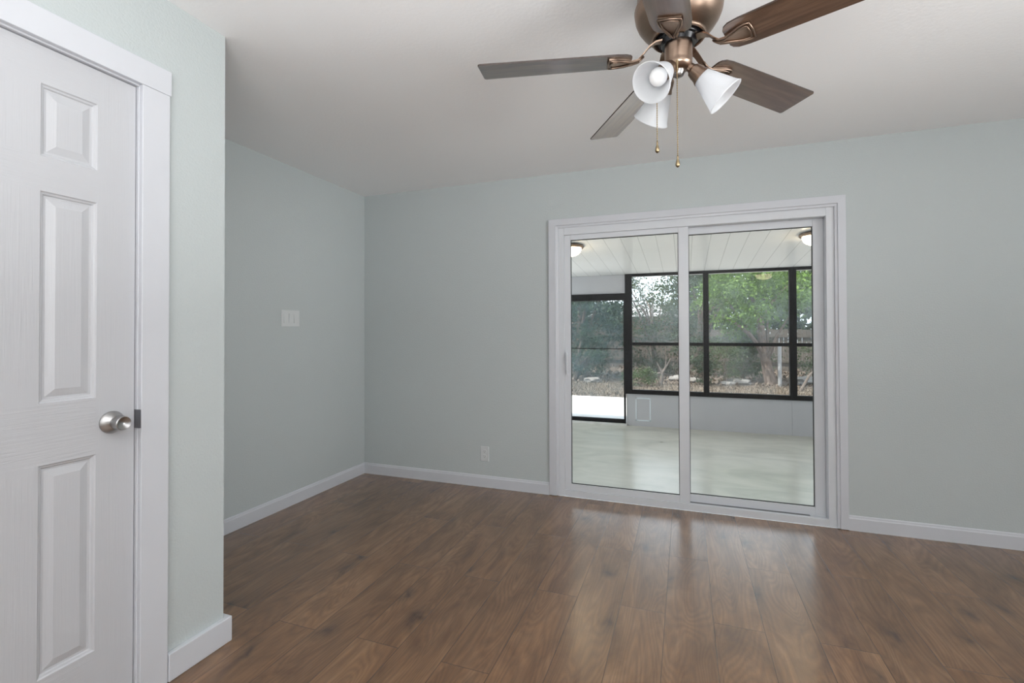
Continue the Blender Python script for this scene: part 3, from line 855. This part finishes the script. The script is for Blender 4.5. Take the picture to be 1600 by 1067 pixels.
def leaves(centers, size, elong=2.0, droop=0.3):
    """folded rhombic leaves around the given points."""
    n = len(centers)
    d = rng.normal(size=(n, 3)); d[:, 2] -= droop * 2; d /= np.linalg.norm(d, axis=1)[:, None]
    s = rng.normal(size=(n, 3)); s -= d * (s * d).sum(1)[:, None]; s /= np.linalg.norm(s, axis=1)[:, None]
    nn = np.cross(d, s)
    L = (size * rng.uniform(0.6, 1.3, n))[:, None]; w = L / elong
    a = centers; b = centers + d * L * 0.5 + s * w * 0.5 + nn * w * 0.12
    c = centers + d * L; e = centers + d * L * 0.5 - s * w * 0.5 + nn * w * 0.12
    V = np.stack([a, b, c, e], 1).reshape(-1, 3)
    Fc = [(4 * i, 4 * i + 1, 4 * i + 2, 4 * i + 3) for i in range(n)]
    return V, Fc


def crown_points(c, r, n, clumps, spread, hollow=0.35):
    u = rng.normal(size=(clumps, 3)); u /= np.linalg.norm(u, axis=1)[:, None]
    rad = rng.uniform(hollow, 1.0, clumps)[:, None] ** 0.6
    cl = np.array(c) + u * rad * np.array(r)
    k_ = rng.integers(0, clumps, n)
    p_ = cl[k_] + rng.normal(size=(n, 3)) * spread * np.array([1, 1, 0.6])
    return p_[p_[:, 2] > GZ + 0.02]


def tree(name, label, cat, base, crown, r, n, mat, leaf=0.10, clumps=60, spread=0.22, trunk_r=0.07, group='trees and shrubs in the yard', bark='bark', lean=(0, 0), elong=2.2):
    t = empty(name, (base[0], base[1], GZ), label, cat, group)
    bm = bmesh.new()
    b0 = Vector((base[0], base[1], GZ - 0.02)); c0 = Vector(crown)
    pts = [b0 + (c0 - b0) * f_ + Vector((random.uniform(-1, 1) * 0.05 * (f_ > 0), random.uniform(-1, 1) * 0.05 * (f_ > 0), 0)) for f_ in (0, 0.2, 0.45, 0.7, 1.0)]
    tube(bm, pts, [trunk_r * 1.25, trunk_r, trunk_r * 0.85, trunk_r * 0.65, trunk_r * 0.35], 10)
    for q in range(9):
        f_ = random.uniform(0.25, 0.95); s0 = b0 + (c0 - b0) * f_
        an = random.uniform(0, 2 * PI); rr = random.uniform(0.5, 0.95)
        e0 = c0 + Vector((math.cos(an) * r[0] * rr, math.sin(an) * r[1] * rr, random.uniform(-0.7, 0.8) * r[2]))
        if e0.z < GZ + 0.1: e0.z = GZ + 0.1
        mid = s0.lerp(e0, 0.5) + Vector((0, 0, 0.12 * r[2]))
        tube(bm, [s0, mid, e0], [trunk_r * 0.45, trunk_r * 0.28, trunk_r * 0.08], 6)
    obj('trunk', bm, M[bark], t)
    V, Fc = leaves(crown_points(crown, r, n, clumps, spread), leaf, elong)
    mesh_obj('foliage', V, Fc, M[mat], t)
    return t


TR = [
    ('leafy_tree', 'dark green tree seen through the screen door at left', 'tree', (-3.3, 15.2), (-3.1, 15.2, 2.25), (1.9, 1.4, 2.1), 12500, 'leaf_dark', 0.11, 90, 0.20, 0.13),
    ('leafy_tree', 'thin tree with sky showing through, left of the middle door stile', 'tree', (-1.0, 17.0), (-1.1, 17.0, 2.3), (1.45, 1.2, 1.35), 4200, 'leaf_mid', 0.10, 46, 0.19, 0.07),
    ('leafy_tree', 'large bright green tree behind the widest patio window', 'tree', (2.15, 14.2), (1.75, 14.4, 2.15), (1.35, 1.2, 1.15), 9500, 'leaf_bright', 0.11, 80, 0.18, 0.13),
    ('leafy_tree', 'green tree crown at the right edge of the glass door', 'tree', (4.3, 16.5), (4.2, 16.4, 2.7), (1.4, 1.2, 1.1), 5500, 'leaf_mid', 0.11, 55, 0.2, 0.10),
    ('leafy_tree', 'darker tree right of the middle door stile, behind the narrow pane', 'tree', (0.45, 16.5), (0.45, 16.4, 2.1), (0.95, 1.0, 1.5), 4500, 'leaf_dark', 0.10, 46, 0.18, 0.08),
    ('leafy_tree', 'tall pale tree far behind, above the fence at left', 'tree', (-5.9, 22.0), (-5.9, 22.0, 3.2), (2.6, 1.6, 2.6), 9000, 'leaf_mid', 0.24, 90, 0.4, 0.12),
    ('leafy_tree', 'tall tree far behind, above the fence at the middle', 'tree', (2.6, 22.5), (2.6, 22.5, 3.2), (3.3, 1.6, 2.7), 13000, 'leaf_mid', 0.24, 120, 0.4, 0.14),
    ('leafy_tree', 'tall tree far behind, above the fence at right', 'tree', (8.2, 22.0), (8.2, 22.0, 3.3), (2.6, 1.6, 2.6), 9000, 'leaf_mid', 0.24, 90, 0.4, 0.13),
]
for a in TR: tree(*a)
SH = [
    ('leafy_shrub', 'dense dark shrub at the foot of the tree behind the screen door', 'shrub', (-2.75, 13.9), (-2.75, 13.9, 0.55), (0.62, 0.5, 0.75), 3200, 'leaf_dark', 0.07, 40, 0.12, 0.03),
    ('leafy_shrub', 'slim upright green shrub just right of the middle door stile', 'shrub', (0.42, 13.6), (0.42, 13.6, 0.55), (0.26, 0.26, 0.75), 1900, 'leaf_dark', 0.07, 28, 0.09, 0.025),
    ('leafy_shrub', 'low green plant in front of the dead branches', 'shrub', (-1.15, 12.9), (-1.15, 12.9, 0.02), (0.42, 0.3, 0.26), 900, 'leaf_mid', 0.07, 20, 0.09, 0.018),
    ('leafy_shrub', 'round green shrub under the large bright green tree', 'shrub', (1.55, 15.2), (1.55, 15.2, 0.65), (0.75, 0.5, 0.8), 4000, 'leaf_mid', 0.08, 36, 0.12, 0.03),
    ('leafy_shrub', 'scraggly shrub at left foot of the large bright tree', 'shrub', (0.98, 13.9), (0.98, 13.9, 0.45), (0.42, 0.4, 0.7), 1600, 'leaf_mid', 0.06, 30, 0.13, 0.022),
    ('leafy_shrub', 'greyish shrub behind the dead branches, left window', 'shrub', (-0.75, 15.6), (-0.75, 15.6, 0.5), (1.0, 0.5, 0.75), 2800, 'leaf_dark', 0.08, 40, 0.14, 0.03),
    ('leafy_shrub', 'brownish green shrub by the fence at the right edge', 'shrub', (3.9, 16.0), (3.9, 16.0, 0.5), (0.9, 0.5, 0.7), 1800, 'leaf_mid', 0.08, 34, 0.16, 0.03),
]
for a in SH: tree(*a)

# dead wood
def deadwood(name, label, cat, paths):
    bm = bmesh.new()
    for pts, r0 in paths: tube(bm, pts, [r0 * (1 - 0.7 * i / (len(pts) - 1)) for i in range(len(pts))], 7)
    o = obj(name, bm, M['dead']); return tag(o, label, cat, 'dead wood in the yard')


deadwood('dead_branch', 'bleached forked dead trunk leaning at far left of the screen door', 'branch',
         [([(-3.05, 13.8, GZ), (-2.9, 13.85, 0.25), (-2.72, 13.9, 0.72)], 0.10), ([(-2.95, 13.82, 0.1), (-2.98, 13.85, 0.5), (-2.88, 13.9, 0.95)], 0.07), ([(-2.9, 13.85, 0.25), (-2.62, 13.8, 0.55)], 0.05)])
deadwood('dead_branch', 'grey forked dead branch standing in the left patio window', 'branch',
         [([(-0.62, 13.3, GZ), (-0.58, 13.3, 0.12), (-0.36, 13.35, 0.5)], 0.05), ([(-0.58, 13.3, 0.12), (-0.72, 13.3, 0.42)], 0.03), ([(-0.5, 13.32, 0.26), (-0.46, 13.3, 0.6)], 0.02), ([(-1.2, 13.35, GZ + 0.25), (-0.6, 13.3, GZ + 0.32), (-0.3, 13.4, GZ + 0.24)], 0.035)])
deadwood('dead_branch', 'dark bare branch slanting across the right patio window', 'branch',
         [([(2.55, 12.9, GZ), (2.75, 12.95, 0.18), (3.1, 13.0, 0.55), (3.35, 13.0, 0.72)], 0.035), ([(2.8, 12.95, 0.22), (2.98, 13.0, 0.25), (3.2, 13.0, 0.2)], 0.02)])
# stones and rubble
for i, (x, y, s_, lab) in enumerate(((1.35, 14.0, 0.20, 'long pale stone under the large bright green tree'), (1.05, 13.7, 0.13, 'small pale stone left of the long pale stone'), (-2.45, 13.4, 0.17, 'pale stone at the foot of the dark shrub by the screen door'), (3.0, 14.6, 0.24, 'big pale stone behind the slanting bare branch'), (0.2, 14.2, 0.16, 'pale stone beside the slim upright shrub'), (-0.2, 14.5, 0.18, 'pale stone behind the grey forked branch'))):
    bm = bmesh.new(); bmesh.ops.create_icosphere(bm, subdivisions=2, radius=s_)
    for v_ in bm.verts:
        f_ = 1 + 0.25 * math.sin(v_.co.x * 31 + i) * math.cos(v_.co.y * 27 + 2 * i)
        v_.co = Vector((v_.co.x * 1.5 * f_ + x, v_.co.y * f_ + y, v_.co.z * 0.55 * f_ + GZ + s_ * 0.35))
    tag(obj('garden_stone', bm, M['rock']), lab, 'stone', 'stones in the yard')
bm = bmesh.new()
lathe(bm, [(0, 0), (0, 0.045), (1.05, 0.045), (1.05, 0.0)], (2.29, 13.9, GZ), (0, 0, 1), 16)
tag(obj('pipe_post', bm, M['pvc']), 'upright white pipe beside the trunk of the large bright tree', 'pipe')
# dry grass strip and litter
n = 16000
P0 = np.stack([rng.uniform(-7, 7, n), rng.uniform(10.4, 13.6, n), np.full(n, GZ)], 1)
h = rng.uniform(0.03, 0.10, n); ang = rng.uniform(0, 2 * PI, n); lean = rng.normal(size=(n, 2)) * 0.04
wv = np.stack([np.cos(ang), np.sin(ang), np.zeros(n)], 1) * 0.008
V = np.stack([P0 - wv, P0 + wv, P0 + np.concatenate([lean, h[:, None]], 1)], 1).reshape(-1, 3)
tag(mesh_obj('dry_grass', V, [(3 * i, 3 * i + 1, 3 * i + 2) for i in range(n)], M['straw']), 'strip of dry straw coloured grass beyond the white concrete', 'grass', kind='stuff')
struct('grass_bed', boxes(((-12, 10.4, GZ - 0.1), (12, 13.5, GZ + 0.004))), M['straw'])
n = 5000
P0 = np.stack([rng.uniform(-7, 7, n), rng.uniform(13.3, 19, n), rng.uniform(GZ + 0.005, GZ + 0.05, n)], 1)
V, Fc = leaves(P0, 0.11, 1.6, 0.0)
V[:, 2] = np.maximum(V[:, 2], GZ + 0.003)
tag(mesh_obj('leaf_litter', V, Fc, M['leaf_dry']), 'pale fallen leaves scattered over the dirt under the trees', 'leaf litter', kind='stuff')
# fence and the neighbour's house
fe = empty('board_fence', (0, 19.2, GZ), 'weathered grey board fence far behind the trees', 'fence')
bm = bmesh.new()
x = -9.0
while x < 9.0:
    box(bm, (x, 19.2, GZ), (x + 0.135, 19.22, 1.28 + random.uniform(-0.02, 0.02))); x += 0.143
obj('board_panel', bm, M['fence'], fe)
obj('rail', boxes(((-9, 19.16, 0.1), (9, 19.2, 0.19))), M['fence'], fe)
obj('rail', boxes(((-9, 19.16, 1.0), (9, 19.2, 1.09))), M['fence'], fe)
ho = empty('neighbour_house', (-1.5, 27, GZ), 'peach house with a pale roof, glimpsed through the thin tree', 'house')
obj('house_wall', boxes(((-5.5, 26, GZ), (1.5, 31, 2.05))), M['stucco'], ho)
bm = bmesh.new()
pr = [(25.5, 2.0), (28.5, 2.75), (31.5, 2.0)]
A = [bm.verts.new((-6, y, z)) for y, z in pr]; Bq = [bm.verts.new((2, y, z)) for y, z in pr]
for i in range(3): bm.faces.new([A[i], A[(i + 1) % 3], Bq[(i + 1) % 3], Bq[i]])
bm.faces.new(A[::-1]); bm.faces.new(Bq); bmesh.ops.recalc_face_normals(bm, faces=bm.faces)
obj('roof', bm, M['roof'], ho)
obj('house_window', boxes(((-1.9, 25.98, 0.9), (-1.2, 26.01, 1.75))), M['winglass'], ho)
